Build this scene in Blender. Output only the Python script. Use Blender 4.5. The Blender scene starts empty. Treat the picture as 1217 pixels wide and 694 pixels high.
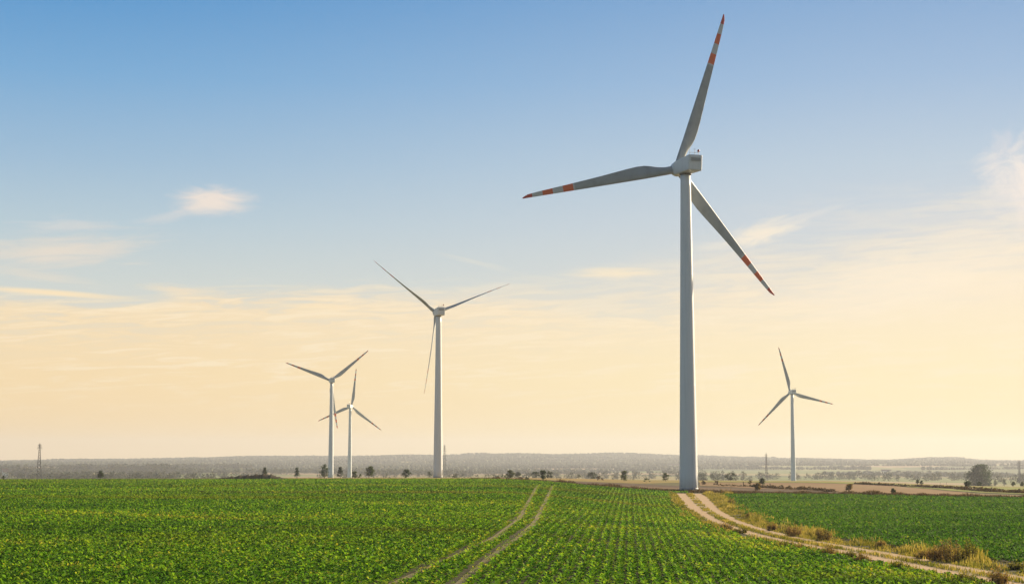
import bpy, bmesh, math, random
import numpy as np
from mathutils import Matrix, Vector

random.seed(7)
rng = np.random.default_rng(7)
R = math.radians
scene = bpy.context.scene
C = scene.collection

# ------------------------------------------------------------------ camera
F = 2000.0; CX, CY, HZ = 608.5, 347.0, 545.0          # measures of the photograph, eye level at row 545
PITCH = math.atan((HZ - CY) / F)
cam = bpy.data.cameras.new('camera')
cam.sensor_width = 36; cam.lens = 36 * F / 1217
cam.clip_start = 0.5; cam.clip_end = 60000
camo = bpy.data.objects.new('camera', cam); C.objects.link(camo)
camo.rotation_euler = (math.pi / 2 + PITCH, 0, 0)
scene.camera = camo

# ------------------------------------------------------------------ exposure, sun, sky
EXPOSURE = 1.15
SKY_STRENGTH = 0.05
SUN_EL, SUN_AZ = 20.0, 48.0                            # azimuth clockwise from +Y
scene.view_settings.view_transform = 'Standard'
scene.view_settings.look = 'None'
scene.view_settings.gamma = 1
scene.view_settings.exposure = EXPOSURE
scene.cycles.use_denoising = True
scene.cycles.max_bounces = 6
scene.cycles.volume_bounces = 0
scene.cycles.transparent_max_bounces = 8

sl = bpy.data.lights.new('sun', 'SUN'); sl.energy = 5.0; sl.angle = R(0.6); sl.color = (1.0, 0.80, 0.53)
so = bpy.data.objects.new('sun', sl); C.objects.link(so)
sd = Vector((math.sin(R(SUN_AZ)) * math.cos(R(SUN_EL)), math.cos(R(SUN_AZ)) * math.cos(R(SUN_EL)), math.sin(R(SUN_EL))))
so.rotation_euler = sd.to_track_quat('Z', 'Y').to_euler()
so.location = sd * 300

class NB:
    """little helper to write node trees"""
    def __init__(s, tree): s.t = tree; s.n = tree.nodes; s.l = tree.links
    def put(s, sock, v):
        if isinstance(v, bpy.types.NodeSocket): s.l.new(v, sock)
        elif v is not None: sock.default_value = v
    def m(s, op, a, b=None, c=None, clamp=False):
        n = s.n.new('ShaderNodeMath'); n.operation = op; n.use_clamp = clamp
        for i, v in enumerate((a, b, c)): s.put(n.inputs[i], v)
        return n.outputs[0]
    def step(s, v, lo, hi, a=0.0, b=1.0):
        n = s.n.new('ShaderNodeMapRange'); n.interpolation_type = 'SMOOTHSTEP'
        for i, q in enumerate((v, lo, hi, a, b)): s.put(n.inputs[i], q)
        return n.outputs[0]
    def lin(s, v, lo, hi, a=0.0, b=1.0):
        n = s.n.new('ShaderNodeMapRange'); n.clamp = True
        for i, q in enumerate((v, lo, hi, a, b)): s.put(n.inputs[i], q)
        return n.outputs[0]
    def mix(s, f, a, b, kind='MIX'):
        n = s.n.new('ShaderNodeMix'); n.data_type = 'RGBA'; n.blend_type = kind
        s.put(n.inputs[0], f)
        for sock, v in ((n.inputs[6], a), (n.inputs[7], b)):
            s.put(sock, v if isinstance(v, bpy.types.NodeSocket) else (*v[:3], 1))
        return n.outputs[2]
    def ramp(s, f, stops, interp='LINEAR'):
        n = s.n.new('ShaderNodeValToRGB'); n.color_ramp.interpolation = interp
        e = n.color_ramp.elements
        while len(e) < len(stops): e.new(0.5)
        for k, (p, c) in enumerate(stops): e[k].position = p; e[k].color = (*c[:3], 1)
        s.put(n.inputs[0], f); return n.outputs[0]
    def noise(s, vec, scale, detail=4, rough=0.55, dist=0.0):
        n = s.n.new('ShaderNodeTexNoise'); s.put(n.inputs['Vector'], vec)
        n.inputs['Scale'].default_value = scale; n.inputs['Detail'].default_value = detail
        n.inputs['Roughness'].default_value = rough; n.inputs['Distortion'].default_value = dist
        return n.outputs['Fac']
    def comb(s, x, y, z=0.0):
        n = s.n.new('ShaderNodeCombineXYZ')
        for i, v in enumerate((x, y, z)): s.put(n.inputs[i], v)
        return n.outputs[0]
    def sep(s, v):
        n = s.n.new('ShaderNodeSeparateXYZ'); s.put(n.inputs[0], v); return n.outputs
    def scale(s, c, k):
        n = s.n.new('ShaderNodeVectorMath'); n.operation = 'SCALE'; s.put(n.inputs[0], c); s.put(n.inputs[3], k); return n.outputs[0]

def srgb(r, g, b):
    f = lambda v: (v / 255 / 12.92) if v / 255 <= 0.04045 else ((v / 255 + 0.055) / 1.055) ** 2.4
    return (f(r), f(g), f(b))

def ray(px, py):
    """direction of a point of the photograph"""
    a, b = (px - CX) / F, (CY - py) / F
    return np.array([a, math.cos(PITCH) - b * math.sin(PITCH), math.sin(PITCH) + b * math.cos(PITCH)])
def azel(px, py):
    d = ray(px, py); return math.degrees(math.atan2(d[0], d[1])), math.degrees(math.asin(d[2] / np.linalg.norm(d)))

world = bpy.data.worlds.new('World'); scene.world = world; world.use_nodes = True
b = NB(world.node_tree)
bg = b.n['Background']; bg.inputs[1].default_value = SKY_STRENGTH
sky = b.n.new('ShaderNodeTexSky'); sky.sky_type = 'NISHITA'; sky.sun_disc = False
sky.sun_elevation = R(SUN_EL); sky.sun_rotation = R(SUN_AZ); sky.dust_density = 1.5
tc = b.n.new('ShaderNodeTexCoord')
dx, dy, dz = b.sep(tc.outputs['Generated'])
el = b.m('MULTIPLY', b.m('ARCSINE', dz), 57.29578)
az = b.m('MULTIPLY', b.m('ARCTAN2', dx, dy), 57.29578)
ELMAX = 18.0
def stops(rows): return [(min(1, max(0, (azel(608, y)[1]) / ELMAX)), srgb(*c)) for y, c in rows]
elf = b.m('DIVIDE', el, ELMAX)
clear_l = b.ramp(elf, stops([(545, (232, 218, 192)), (400, (220, 217, 203)), (340, (203, 212, 210)), (270, (180, 202, 214)), (200, (155, 188, 214)), (100, (118, 170, 213)), (0, (84, 150, 205))]))
clear_r = b.ramp(elf, stops([(545, (240, 228, 202)), (400, (228, 224, 210)), (340, (214, 217, 214)), (270, (202, 211, 219)), (200, (188, 205, 220)), (100, (158, 187, 218)), (0, (132, 170, 211))]))
azf = b.step(az, -17.0, 17.0)
clear = b.mix(azf, clear_l, clear_r)
veil_l = b.ramp(elf, stops([(545, (247, 212, 152)), (450, (248, 219, 168)), (350, (246, 223, 186)), (200, (240, 225, 205))]))
veil_r = b.ramp(elf, stops([(545, (252, 228, 164)), (520, (253, 232, 174)), (450, (254, 236, 188)), (350, (252, 234, 205)), (200, (243, 230, 216))]))
veil = b.mix(azf, veil_l, veil_r)
wisp = b.comb(b.m('MULTIPLY', az, 0.16), b.m('MULTIPLY', el, 0.9), 0.0)
n_big = b.noise(wisp, 1.3, 5, 0.55, 0.6)
wisp2 = b.comb(b.m('ADD', b.m('MULTIPLY', az, 0.22), b.m('MULTIPLY', el, -0.3)), b.m('ADD', b.m('MULTIPLY', el, 2.1), b.m('MULTIPLY', az, -0.08)), 3.3)
n_fine = b.noise(wisp2, 2.2, 6, 0.6, 0.8)
# the thin warm veil of altostratus: its upper edge climbs to the right
edge_r = b.step(az, 2.0, 20.0, 0.0, 2.4)
edge = b.m('ADD', b.m('ADD', edge_r, 5.55), b.step(az, -12.6, -10.5, -0.42, 0.0))
ew = b.step(az, -6.0, 10.0, 0.4, 2.4)
e_n = b.m('ADD', b.m('MULTIPLY', b.m('SUBTRACT', n_big, 0.5), b.step(az, -8, 10, 0.7, 3.4)), b.m('MULTIPLY', b.m('SUBTRACT', n_fine, 0.5), 1.1))
d_e = b.m('ADD', b.m('SUBTRACT', el, edge), e_n)
veilm = b.step(b.m('DIVIDE', d_e, ew), 1.0, -1.0)
veilm = b.m('MULTIPLY', veilm, b.step(az, -14, 3, 1.0, 0.95))
under = b.step(d_e, 0.2, -2.6)
veilm = b.m('MULTIPLY', veilm, b.m('SUBTRACT', 1.0, b.m('MULTIPLY', b.step(n_fine, 0.46, 0.62), b.m('MULTIPLY', b.m('SUBTRACT', 1.0, under), 0.5))))
veil = b.mix(b.m('MULTIPLY', b.step(n_fine, 0.52, 0.34), b.step(el, 0.8, 3.0, 0.0, 0.55)), veil, srgb(255, 238, 206))
col = b.mix(veilm, clear, veil)
def cloudlet(px, py, wpx, hpx, rot, strength, seed, c=(244, 230, 216), rag=0.9, soft=1.0):
    a0, e0 = azel(px, py)
    k = 57.29578 / F
    da, de = b.m('SUBTRACT', az, a0), b.m('SUBTRACT', el, e0)
    cr, sr = math.cos(R(rot)), math.sin(R(rot))
    u = b.m('ADD', b.m('MULTIPLY', da, cr), b.m('MULTIPLY', de, sr))
    v = b.m('ADD', b.m('MULTIPLY', da, -sr), b.m('MULTIPLY', de, cr))
    un, vn = b.m('DIVIDE', u, wpx * k), b.m('DIVIDE', v, hpx * k)
    nz = b.noise(b.comb(b.m('MULTIPLY', un, 1.1), b.m('MULTIPLY', vn, 1.5), seed), 1.4, 6, 0.62, 0.7)
    d = b.m('SQRT', b.m('ADD', b.m('MULTIPLY', un, un), b.m('MULTIPLY', vn, vn)))
    d = b.m('ADD', d, b.m('MULTIPLY', b.m('SUBTRACT', nz, 0.5), rag * 2))
    return b.m('MULTIPLY', b.step(d, 1.0, 1.0 - soft), strength), c
for args in [
    (252, 239, 58, 24, 2, 0.95, 1.0, (240, 226, 214), 0.55, 0.9),
    (205, 256, 60, 9, 14, 0.30, 2.0, (236, 224, 214), 0.8, 1.0),
    (80, 268, 70, 12, 3, 0.45, 3.0, (226, 220, 214), 1.0, 1.0),
    (60, 298, 160, 28, 3, 0.9, 4.0, (232, 220, 205), 0.9, 1.0),
    (40, 327, 90, 9, -6, 0.5, 5.0, (234, 221, 203), 1.0, 1.0),
    (60, 348, 130, 5.5, -3, 1.0, 6.0, (252, 229, 190), 0.35, 0.9),
    (215, 345, 60, 9, -4, 0.7, 6.5, (248, 226, 192), 0.8, 1.0),
    (380, 365, 90, 4, -2, 0.75, 7.5, (253, 230, 190), 0.7, 1.0),
    (905, 276, 66, 19, 14, 0.9, 8.0, (250, 236, 214), 0.8, 1.0),
    (970, 254, 70, 6, 17, 0.35, 9.0, (238, 230, 220), 0.8, 1.0),
    (850, 292, 40, 8, 5, 0.4, 9.5, (240, 232, 216), 0.8, 1.0),
    (735, 325, 80, 10, 0, 0.85, 10.0, (252, 233, 200), 0.6, 1.0),
    (1225, 225, 60, 80, 30, 0.9, 11.0, (248, 235, 224), 1.0, 1.0),
    (1190, 175, 20, 35, -30, 0.3, 11.5, (236, 226, 222), 1.0, 1.0),
    (1100, 325, 220, 50, 11, 0.7, 12.0, (254, 238, 212), 0.7, 1.0),
    (565, 312, 70, 5, -14, 0.3, 13.0, (238, 228, 208), 0.8, 1.0),
]:
    msk, cc = cloudlet(*args)
    col = b.mix(msk, col, srgb(*cc))
near = b.scale(col, 1.0 / (SKY_STRENGTH * 2 ** EXPOSURE))
high = b.step(el, 15.5, 34.0)
low = b.step(b.m('ABSOLUTE', az), 24.0, 60.0)
out = b.mix(b.m('MAXIMUM', high, low), near, sky.outputs[0])
b.l.new(out, bg.inputs[0])

# ------------------------------------------------------------------ ground heights (eye level is 0)
def table(pairs):
    lr = np.linspace(math.log(10), math.log(14000), 1200)
    z = np.interp(lr, [math.log(max(p[0], 10)) for p in pairs], [p[1] for p in pairs])
    k = np.exp(-0.5 * (np.arange(-24, 25) / 9.0) ** 2); k /= k.sum()
    return lr, np.convolve(np.pad(z, 24, mode='edge'), k, 'valid')
FAR = [(1800, -25), (2300, -28), (3000, -30), (4000, -27), (5000, -21), (6000, -11), (6800, -3), (7500, 0), (8500, -6), (14000, -40)]
PROF = [
    (-0.014, [(10, -5.6), (70, -5.2), (150, -4.75), (250, -4.6), (330, -4.6), (390, -4.95), (450, -5.6), (560, -6.6), (691, -7.6), (900, -10), (1177, -13.3), (1495, -20.7)] + FAR),
    (0.105, [(10, -5.8), (70, -5.75), (90, -5.9), (150, -6.25), (250, -6.6), (350, -6.85), (430, -7.25), (560, -8.0), (700, -8.8), (850, -10.8), (1230, -18), (1495, -22)] + FAR),
    (0.175, [(10, -5.8), (70, -5.8), (90, -5.95), (150, -6.3), (250, -6.7), (350, -7.05), (430, -7.6), (560, -8.4), (700, -9.0), (850, -10.8), (1230, -16), (1495, -22)] + FAR),
    (0.30, [(10, -5.8), (70, -5.8), (90, -5.95), (150, -6.3), (250, -6.8), (350, -7.4), (430, -8.2), (560, -9.4), (700, -10.9), (850, -13.4), (1230, -21), (1495, -24)] + FAR)]
PT = [(u, *table(p)) for u, p in PROF]
RIDGE_X = [0, 100, 200, 300, 400, 480, 520, 560, 580, 620, 660, 720, 780, 830, 920, 1000, 1057, 1100, 1140, 1160, 1217]
RIDGE_Y = [547, 545.5, 544.5, 542.5, 541.8, 540.5, 541.5, 540, 538.8, 539, 540.5, 540, 541, 541.5, 543.5, 544, 545, 544, 544.5, 546.5, 547]
sin_rng = np.random.default_rng(3)
SW = [(sin_rng.uniform(0, 6.28), sin_rng.uniform(0.7, 1.4), sin_rng.uniform(0, 6.28)) for _ in range(14)]
def wav(x, y, L, k0=0):
    s = 0
    for i in range(5):
        th, fr, ph = SW[(k0 + i) % 14]
        s = s + np.sin((x * math.cos(th) + y * math.sin(th)) / L * 6.283 * fr + ph)
    return s / 5
def ground(x, y):
    x = np.asarray(x, float); y = np.asarray(y, float)
    r = np.hypot(x, y); a = np.arctan2(x, y)
    u = np.tan(np.clip(a, -0.6, 0.6))
    lr = np.log(np.clip(r, 10, 14000))
    zs = [np.interp(lr, p[1], p[2]) for p in PT]
    z = zs[0].copy()
    for i in range(len(PT) - 1):
        t = np.clip((u - PT[i][0]) / (PT[i + 1][0] - PT[i][0]), 0, 1); t = t * t * (3 - 2 * t)
        z = z * (1 - t) + zs[i + 1] * t
    far = np.clip((r - 5200) / 2000, 0, 1); far = far * far * (3 - 2 * far)
    ry = np.interp(CX + u * F, RIDGE_X, RIDGE_Y)
    z = z + far * ((HZ - ry) * 7500 / F - 8)
    z = z + far * (wav(x, y, 640, 3) * 5.0 + wav(x, y, 1500, 8) * 6.0)
    mid = np.clip((r - 1700) / 1500, 0, 1) * (1 - far * 0.6)
    z = z + mid * (wav(x, y, 2400, 2) * 6.0 + wav(x, y, 900, 6) * 2.5)
    nr = np.clip((r - 60) / 200, 0, 1) * np.clip((1200 - r) / 600, 0, 1)
    z = z + nr * wav(x, y, 95, 9) * 0.10
    return z
def gz(x, y): return float(ground(x, y))
RAYR = np.exp(np.linspace(math.log(40), math.log(9000), 5000))
def at(px, py):
    """ground point seen at a point of the photograph"""
    d = ray(px, py); d = d / math.hypot(d[0], d[1])
    z = RAYR * d[2]; g = ground(RAYR * d[0], RAYR * d[1])
    i = int(np.argmax(z <= g)) if (z <= g).any() else len(RAYR) - 1
    return RAYR[i] * d[0], RAYR[i] * d[1]
def atr(px, r):
    d = ray(px, HZ); d = d / math.hypot(d[0], d[1]); return r * d[0], r * d[1]

# ------------------------------------------------------------------ mesh + object helpers
def tag(o, label=None, cat=None, group=None, kind=None):
    if label: o['label'] = label
    if cat: o['category'] = cat
    if group: o['group'] = group
    if kind: o['kind'] = kind
    return o
def mesh_np(name, v, quads, mat, parent=None, attr=None, smooth=False):
    v = np.asarray(v, np.float32); q = np.asarray(quads, np.int32)
    me = bpy.data.meshes.new(name)
    n, k = q.shape
    me.vertices.add(len(v)); me.vertices.foreach_set('co', v.ravel())
    me.loops.add(n * k); me.loops.foreach_set('vertex_index', q.ravel())
    me.polygons.add(n)
    me.polygons.foreach_set('loop_start', np.arange(0, n * k, k, dtype=np.int32))
    me.polygons.foreach_set('loop_total', np.full(n, k, np.int32))
    if smooth: me.polygons.foreach_set('use_smooth', np.ones(n, bool))
    for an, av in (attr or {}).items():
        at_ = me.attributes.new(an, 'FLOAT', 'POINT'); at_.data.foreach_set('value', np.asarray(av, np.float32))
    me.update(calc_edges=True)
    for m in (mat if isinstance(mat, list) else [mat]): me.materials.append(m)
    o = bpy.data.objects.new(name, me); C.objects.link(o)
    if parent: o.parent = parent
    return o
def mesh_bm(name, bm, mat, parent=None, smooth=False):
    bmesh.ops.recalc_face_normals(bm, faces=bm.faces)
    me = bpy.data.meshes.new(name); bm.to_mesh(me); bm.free()
    if smooth:
        for p in me.polygons: p.use_smooth = True
    me.materials.append(mat)
    o = bpy.data.objects.new(name, me); C.objects.link(o)
    if parent: o.parent = parent
    return o
def empty(name, loc, rz=0):
    o = bpy.data.objects.new(name, None); o.empty_display_size = 0.5
    o.location = loc; o.rotation_euler = (0, 0, rz); C.objects.link(o); return o
def box(bm, x0, x1, y0, y1, z0, z1, bev=0, seg=2):
    r = bmesh.ops.create_cube(bm, size=1)
    for v in r['verts']:
        v.co = Vector(((x0 + x1) / 2 + v.co.x * (x1 - x0), (y0 + y1) / 2 + v.co.y * (y1 - y0), (z0 + z1) / 2 + v.co.z * (z1 - z0)))
    if bev:
        es = list({e for v in r['verts'] for e in v.link_edges})
        bmesh.ops.bevel(bm, geom=es, offset=bev, segments=seg, affect='EDGES', profile=0.5)
def lathe(bm, prof, n=24, axis='Z', cap=True):
    rings = []
    for r, h in prof:
        ring = []
        for i in range(n):
            a = 2 * math.pi * i / n
            p = (r * math.cos(a), r * math.sin(a), h) if axis == 'Z' else (r * math.cos(a), h, r * math.sin(a))
            ring.append(bm.verts.new(p))
        rings.append(ring)
    for a_, b_ in zip(rings, rings[1:]):
        for i in range(n): bm.faces.new((a_[i], a_[(i + 1) % n], b_[(i + 1) % n], b_[i]))
    if cap: bm.faces.new(rings[0]); bm.faces.new(rings[-1])
def tube(bm, p, q, r0, r1, n=6):
    p, q = Vector(p), Vector(q); d = (q - p).normalized()
    s = d.orthogonal().normalized(); t = d.cross(s)
    rings = []
    for c, r in ((p, r0), (q, r1)):
        rings.append([bm.verts.new(c + (s * math.cos(6.28318 * i / n) + t * math.sin(6.28318 * i / n)) * r) for i in range(n)])
    for i in range(n): bm.faces.new((rings[0][i], rings[0][(i + 1) % n], rings[1][(i + 1) % n], rings[1][i]))
    bm.faces.new(rings[0]); bm.faces.new(rings[1])

# ------------------------------------------------------------------ materials
def mat(name):
    m = bpy.data.materials.new(name); m.use_nodes = True
    b = NB(m.node_tree); return m, b, b.n['Principled BSDF']
def geo_pos(b): return b.n.new('ShaderNodeNewGeometry').outputs['Position']
def attr_f(b, name):
    n = b.n.new('ShaderNodeAttribute'); n.attribute_name = name; return n.outputs['Fac']
def plain(name, col, rough=0.6, noise=0.0, metal=0.0):
    m, b, p = mat(name)
    p.inputs['Roughness'].default_value = rough; p.inputs['Metallic'].default_value = metal
    if noise:
        f = b.noise(geo_pos(b), 0.35, 5, 0.6)
        b.l.new(b.mix(b.m('MULTIPLY', f, noise), col, tuple(c * 0.45 for c in col)), p.inputs['Base Color'])
    else: p.inputs['Base Color'].default_value = (*col, 1)
    return m
def leafy(name, stops_, trans=0.45, tint=(1.5, 1.35, 0.45), patch=None, rough=0.6):
    """leaves: per-leaf colour from the rnd attribute, light passing through them"""
    m, b, p = mat(name)
    f = attr_f(b, 'rnd')
    c = b.ramp(f, stops_)
    if patch:
        sc, colr, lo, hi, amt = patch
        xyz = b.sep(geo_pos(b)); c = b.mix(b.m('MULTIPLY', b.step(b.noise(b.comb(b.m('MULTIPLY', xyz[0], 0.4), xyz[1], 0), sc, 5, 0.65), lo, hi), amt), c, colr)
        if name == 'crop_leaf':
            c = b.mix(b.m('MULTIPLY', b.step(b.noise(b.comb(b.m('MULTIPLY', xyz[0], 0.3), xyz[1], 9), 0.022, 5, 0.65), 0.54, 0.70), 0.6), c, (0.15, 0.12, 0.05))
    b.l.new(c, p.inputs['Base Color']); p.inputs['Roughness'].default_value = rough
    p.inputs['Specular IOR Level'].default_value = 0.06
    tr = b.n.new('ShaderNodeBsdfTranslucent')
    b.l.new(b.mix(1.0, c, tint, 'MULTIPLY'), tr.inputs[0])
    mx = b.n.new('ShaderNodeMixShader'); mx.inputs[0].default_value = trans
    b.l.new(p.outputs[0], mx.inputs[1]); b.l.new(tr.outputs[0], mx.inputs[2])
    b.l.new(mx.outputs[0], b.n['Material Output'].inputs[0])
    return m

# ------------------------------------------------------------------ the ground sheet
m_ground, b, p = mat('open_country')
pos = geo_pos(b); px_, py_, pz_ = b.sep(pos)
dist = b.m('SQRT', b.m('ADD', b.m('MULTIPLY', px_, px_), b.m('MULTIPLY', py_, py_)))
vo = b.n.new('ShaderNodeTexVoronoi'); vo.inputs['Scale'].default_value = 0.0022
warp = b.noise(pos, 0.002, 3)
b.l.new(b.comb(b.m('ADD', px_, b.m('MULTIPLY', warp, 260)), b.m('MULTIPLY', py_, 0.8)), vo.inputs['Vector'])
cell = b.sep(vo.outputs['Color'])[0]
patch = b.ramp(cell, [(0.0, (0.07, 0.105, 0.035)), (0.2, (0.15, 0.19, 0.05)), (0.4, (0.29, 0.24, 0.09)), (0.58, (0.09, 0.12, 0.04)), (0.7, (0.35, 0.25, 0.15)), (0.86, (0.21, 0.22, 0.07))], 'CONSTANT')
nearc = b.mix(b.noise(pos, 0.08, 5, 0.6), (0.055, 0.07, 0.02), (0.15, 0.115, 0.05))
c = b.mix(b.step(dist, 900, 1500), nearc, patch)
c = b.mix(b.m('MULTIPLY', b.noise(pos, 0.02, 6, 0.65), 0.5), c, (0.05, 0.065, 0.02))
b.l.new(c, p.inputs['Base Color']); p.inputs['Roughness'].default_value = 0.95; p.inputs['Specular IOR Level'].default_value = 0.1
def build_ground():
    a_in = np.linspace(-26, 26, 521)
    a_out = np.concatenate([np.linspace(-180, -26, 60, endpoint=False), a_in, np.linspace(26, 180, 60)[1:]])
    rr = np.concatenate([[0.5, 5, 12, 22, 34, 46], np.exp(np.linspace(math.log(55), math.log(1500), 300)), np.exp(np.linspace(math.log(1520), math.log(9600), 130))])
    A, Q = np.meshgrid(np.radians(a_out), rr)
    X, Y = Q * np.sin(A), Q * np.cos(A)
    Z = ground(X, Y)
    v = np.stack([X, Y, Z], -1).reshape(-1, 3)
    nr, na = A.shape
    i = np.arange(nr - 1)[:, None] * na + np.arange(na - 1)[None, :]
    q = np.stack([i, i + na, i + na + 1, i + 1], -1).reshape(-1, 4)
    o = mesh_np('ground', v, q, m_ground, smooth=True)
    tag(o, kind='structure')
build_ground()

# ------------------------------------------------------------------ dirt road, wheel tracks: centre lines on the ground
def polyline(pts): return np.array([at(*q) for q in pts])
def smooth_line(P, step):
    d = np.concatenate([[0], np.cumsum(np.hypot(*np.diff(P, axis=0).T))])
    t = np.arange(0, d[-1], step)
    x, y = np.interp(t, d, P[:, 0]), np.interp(t, d, P[:, 1])
    w = max(1, int(9 / step)); k = np.hanning(2 * w + 3)[1:-1]; k /= k.sum(); h = len(k) // 2
    def sm(a):
        lo = 2 * a[0] - a[1:h + 1][::-1]; hi = 2 * a[-1] - a[-h - 1:-1][::-1]
        return np.convolve(np.concatenate([lo, a, hi]), k, 'valid')
    return np.stack([sm(x), sm(y)], -1)
def line_dist(P, x, y):
    """signed distance to a line (positive to the right going along it), and length along it"""
    best = np.full(x.shape, 1e9); sg = np.zeros(x.shape); al = np.zeros(x.shape)
    seg = np.hypot(*np.diff(P, axis=0).T); cum = np.concatenate([[0], np.cumsum(seg)])
    for i in range(len(P) - 1):
        a, d = P[i], P[i + 1] - P[i]
        t = np.clip(((x - a[0]) * d[0] + (y - a[1]) * d[1]) / (d @ d), 0, 1)
        ex, ey = x - (a[0] + t * d[0]), y - (a[1] + t * d[1])
        dd = np.hypot(ex, ey); m = dd < best
        best = np.where(m, dd, best); al = np.where(m, cum[i] + t * seg[i], al)
        sg = np.where(m, np.sign(ex * d[1] - ey * d[0]), sg)
    return best * sg, al
ROAD_PX = [(1290, 706), (1217, 692.5), (1166, 684), (1129, 677.5), (1087, 669), (1044, 660.5), (1000, 653), (961, 646.3), (935, 641), (906, 634.5), (880, 626.5), (856, 617), (840, 607), (829, 597), (819, 586.5)]
ROAD = smooth_line(polyline(ROAD_PX), 2.0)
TRACK_R = smooth_line(polyline([(532, 706), (548, 694), (564.6, 678.5), (584.3, 662), (613.9, 642.3), (635.3, 622.6), (646.8, 599.6), (657.3, 577)]), 2.0)
TRACK_L = smooth_line(polyline([(452, 702), (479, 690), (518.6, 672), (551.5, 657), (587.6, 640.7), (617.2, 617.7), (628.7, 596.3), (639.0, 577)]), 2.0)
def road_half(x, y): return 1.75 + np.clip((np.hypot(x, y) - 190) / 110, 0, 1) * 1.0

def ribbon(name, P, half, mat_, lift, n=9, step=None):
    d = np.gradient(P, axis=0); d /= np.hypot(d[:, 0], d[:, 1])[:, None]
    nrm = np.stack([d[:, 1], -d[:, 0]], -1)
    h = half(P[:, 0], P[:, 1]) if callable(half) else np.full(len(P), half)
    s = np.linspace(-1, 1, n)
    X = P[:, None, 0] + nrm[:, None, 0] * s[None] * h[:, None]
    Y = P[:, None, 1] + nrm[:, None, 1] * s[None] * h[:, None]
    Z = ground(X, Y) + lift
    L = np.concatenate([[0], np.cumsum(np.hypot(*np.diff(P, axis=0).T))])
    v = np.stack([X, Y, Z], -1).reshape(-1, 3)
    m, k = X.shape
    i = np.arange(m - 1)[:, None] * k + np.arange(k - 1)[None]
    q = np.stack([i, i + 1, i + k + 1, i + k], -1).reshape(-1, 4)
    o = mesh_np(name, v, q, mat_, attr={'side': np.repeat(s[None], m, 0).ravel(), 'along': np.repeat(L[:, None], k, 1).ravel()}, smooth=True)
    return tag(o, kind='structure')
m_road, b, p = mat('sandy_dirt')
pos = geo_pos(b); s = attr_f(b, 'side')
wob = b.m('ADD', b.m('MULTIPLY', b.m('SUBTRACT', b.noise(pos, 0.22, 5, 0.65), 0.5), 0.75), b.m('MULTIPLY', b.m('SUBTRACT', b.noise(pos, 1.6, 4, 0.7), 0.5), 0.5))
sa = b.m('ABSOLUTE', b.m('ADD', s, b.m('MULTIPLY', wob, 0.6)))
up_ = b.step(attr_f(b, 'along'), 150, 215); rut = b.m('MULTIPLY', b.m('MAXIMUM', b.step(sa, 0.18, 0.33), b.m('MULTIPLY', up_, 0.75)), b.step(sa, 1.0, 0.82))
sand = b.mix(b.noise(pos, 0.9, 6, 0.7), (0.43, 0.275, 0.135), (0.21, 0.135, 0.06))
turf = b.mix(b.noise(pos, 1.5, 5, 0.7), (0.09, 0.085, 0.02), (0.20, 0.15, 0.05))
bare = b.step(b.noise(pos, 0.05, 4), 0.47, 0.66)
c = b.mix(rut, b.mix(b.m('MULTIPLY', bare, 0.7), turf, sand), sand)
b.l.new(c, p.inputs['Base Color']); p.inputs['Roughness'].default_value = 0.95
ribbon('dirt_road', ROAD, road_half, m_road, 0.05, 15)
m_rut, b, p = mat('track_soil')
c = b.mix(b.step(b.noise(geo_pos(b), 0.4, 5, 0.7), 0.35, 0.7), (0.115, 0.076, 0.013), (0.075, 0.082, 0.009))
b.l.new(c, p.inputs['Base Color']); p.inputs['Roughness'].default_value = 0.95
ribbon('wheel_path', TRACK_L, 0.23, m_rut, 0.05, 5)
ribbon('wheel_path', TRACK_R, 0.23, m_rut, 0.05, 5)

# ------------------------------------------------------------------ field strips beyond the crop
def sheet(name, px0, px1, rn, rf, mat_, lift=0.06, nu=120, nr=24):
    xs = np.linspace(px0, px1, nu)
    U = (xs - CX) / F; A = np.arctan(U)
    t = np.linspace(0, 1, nr)
    near = np.interp(xs, [q[0] for q in rn], [q[1] for q in rn]); farr = np.interp(xs, [q[0] for q in rf], [q[1] for q in rf])
    near = near + wav(xs * 0.4, xs * 0, 30, 1) * near * 0.006; farr = farr + wav(xs * 0.4, xs * 0, 36, 4) * farr * 0.006
    Q = near[None] + (farr - near)[None] * t[:, None]
    X, Y = Q * np.sin(A)[None], Q * np.cos(A)[None]
    v = np.stack([X, Y, ground(X, Y) + lift], -1).reshape(-1, 3)
    i = np.arange(nr - 1)[:, None] * nu + np.arange(nu - 1)[None]
    q = np.stack([i, i + nu, i + nu + 1, i + 1], -1).reshape(-1, 4)
    return tag(mesh_np(name, v, q, mat_, smooth=True), kind='structure')
def soil(name, c0, c1, sc=0.06, furrow=0.0, c2=None):
    m, b, p = mat(name); pos = geo_pos(b)
    c = b.mix(b.noise(pos, sc, 6, 0.7), c0, c1)
    if c2: c = b.mix(b.step(b.noise(pos, sc * 0.35, 4, 0.6), 0.48, 0.66), c, c2)
    if furrow:
        x, y, z = b.sep(pos)
        w = b.m('SINE', b.m('MULTIPLY', b.m('ADD', b.m('MULTIPLY', x, 0.35), y), furrow))
        c = b.mix(b.lin(w, -1, 1, 0, 0.25), c, tuple(k * 0.5 for k in c0))
    b.l.new(c, p.inputs['Base Color']); p.inputs['Roughness'].default_value = 0.95; p.inputs['Specular IOR Level'].default_value = 0.1
    return m
m_plough = soil('ploughed_soil', (0.10, 0.060, 0.033), (0.05, 0.031, 0.019), 0.08, 0.5, (0.145, 0.09, 0.045))
m_stub = soil('stubble', (0.25, 0.15, 0.065), (0.16, 0.098, 0.042), 0.05, 0.35, (0.20, 0.14, 0.055))
m_gold = soil('dry_grassland', (0.30, 0.20, 0.055), (0.17, 0.13, 0.035), 0.05, 0, (0.20, 0.19, 0.045))
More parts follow.
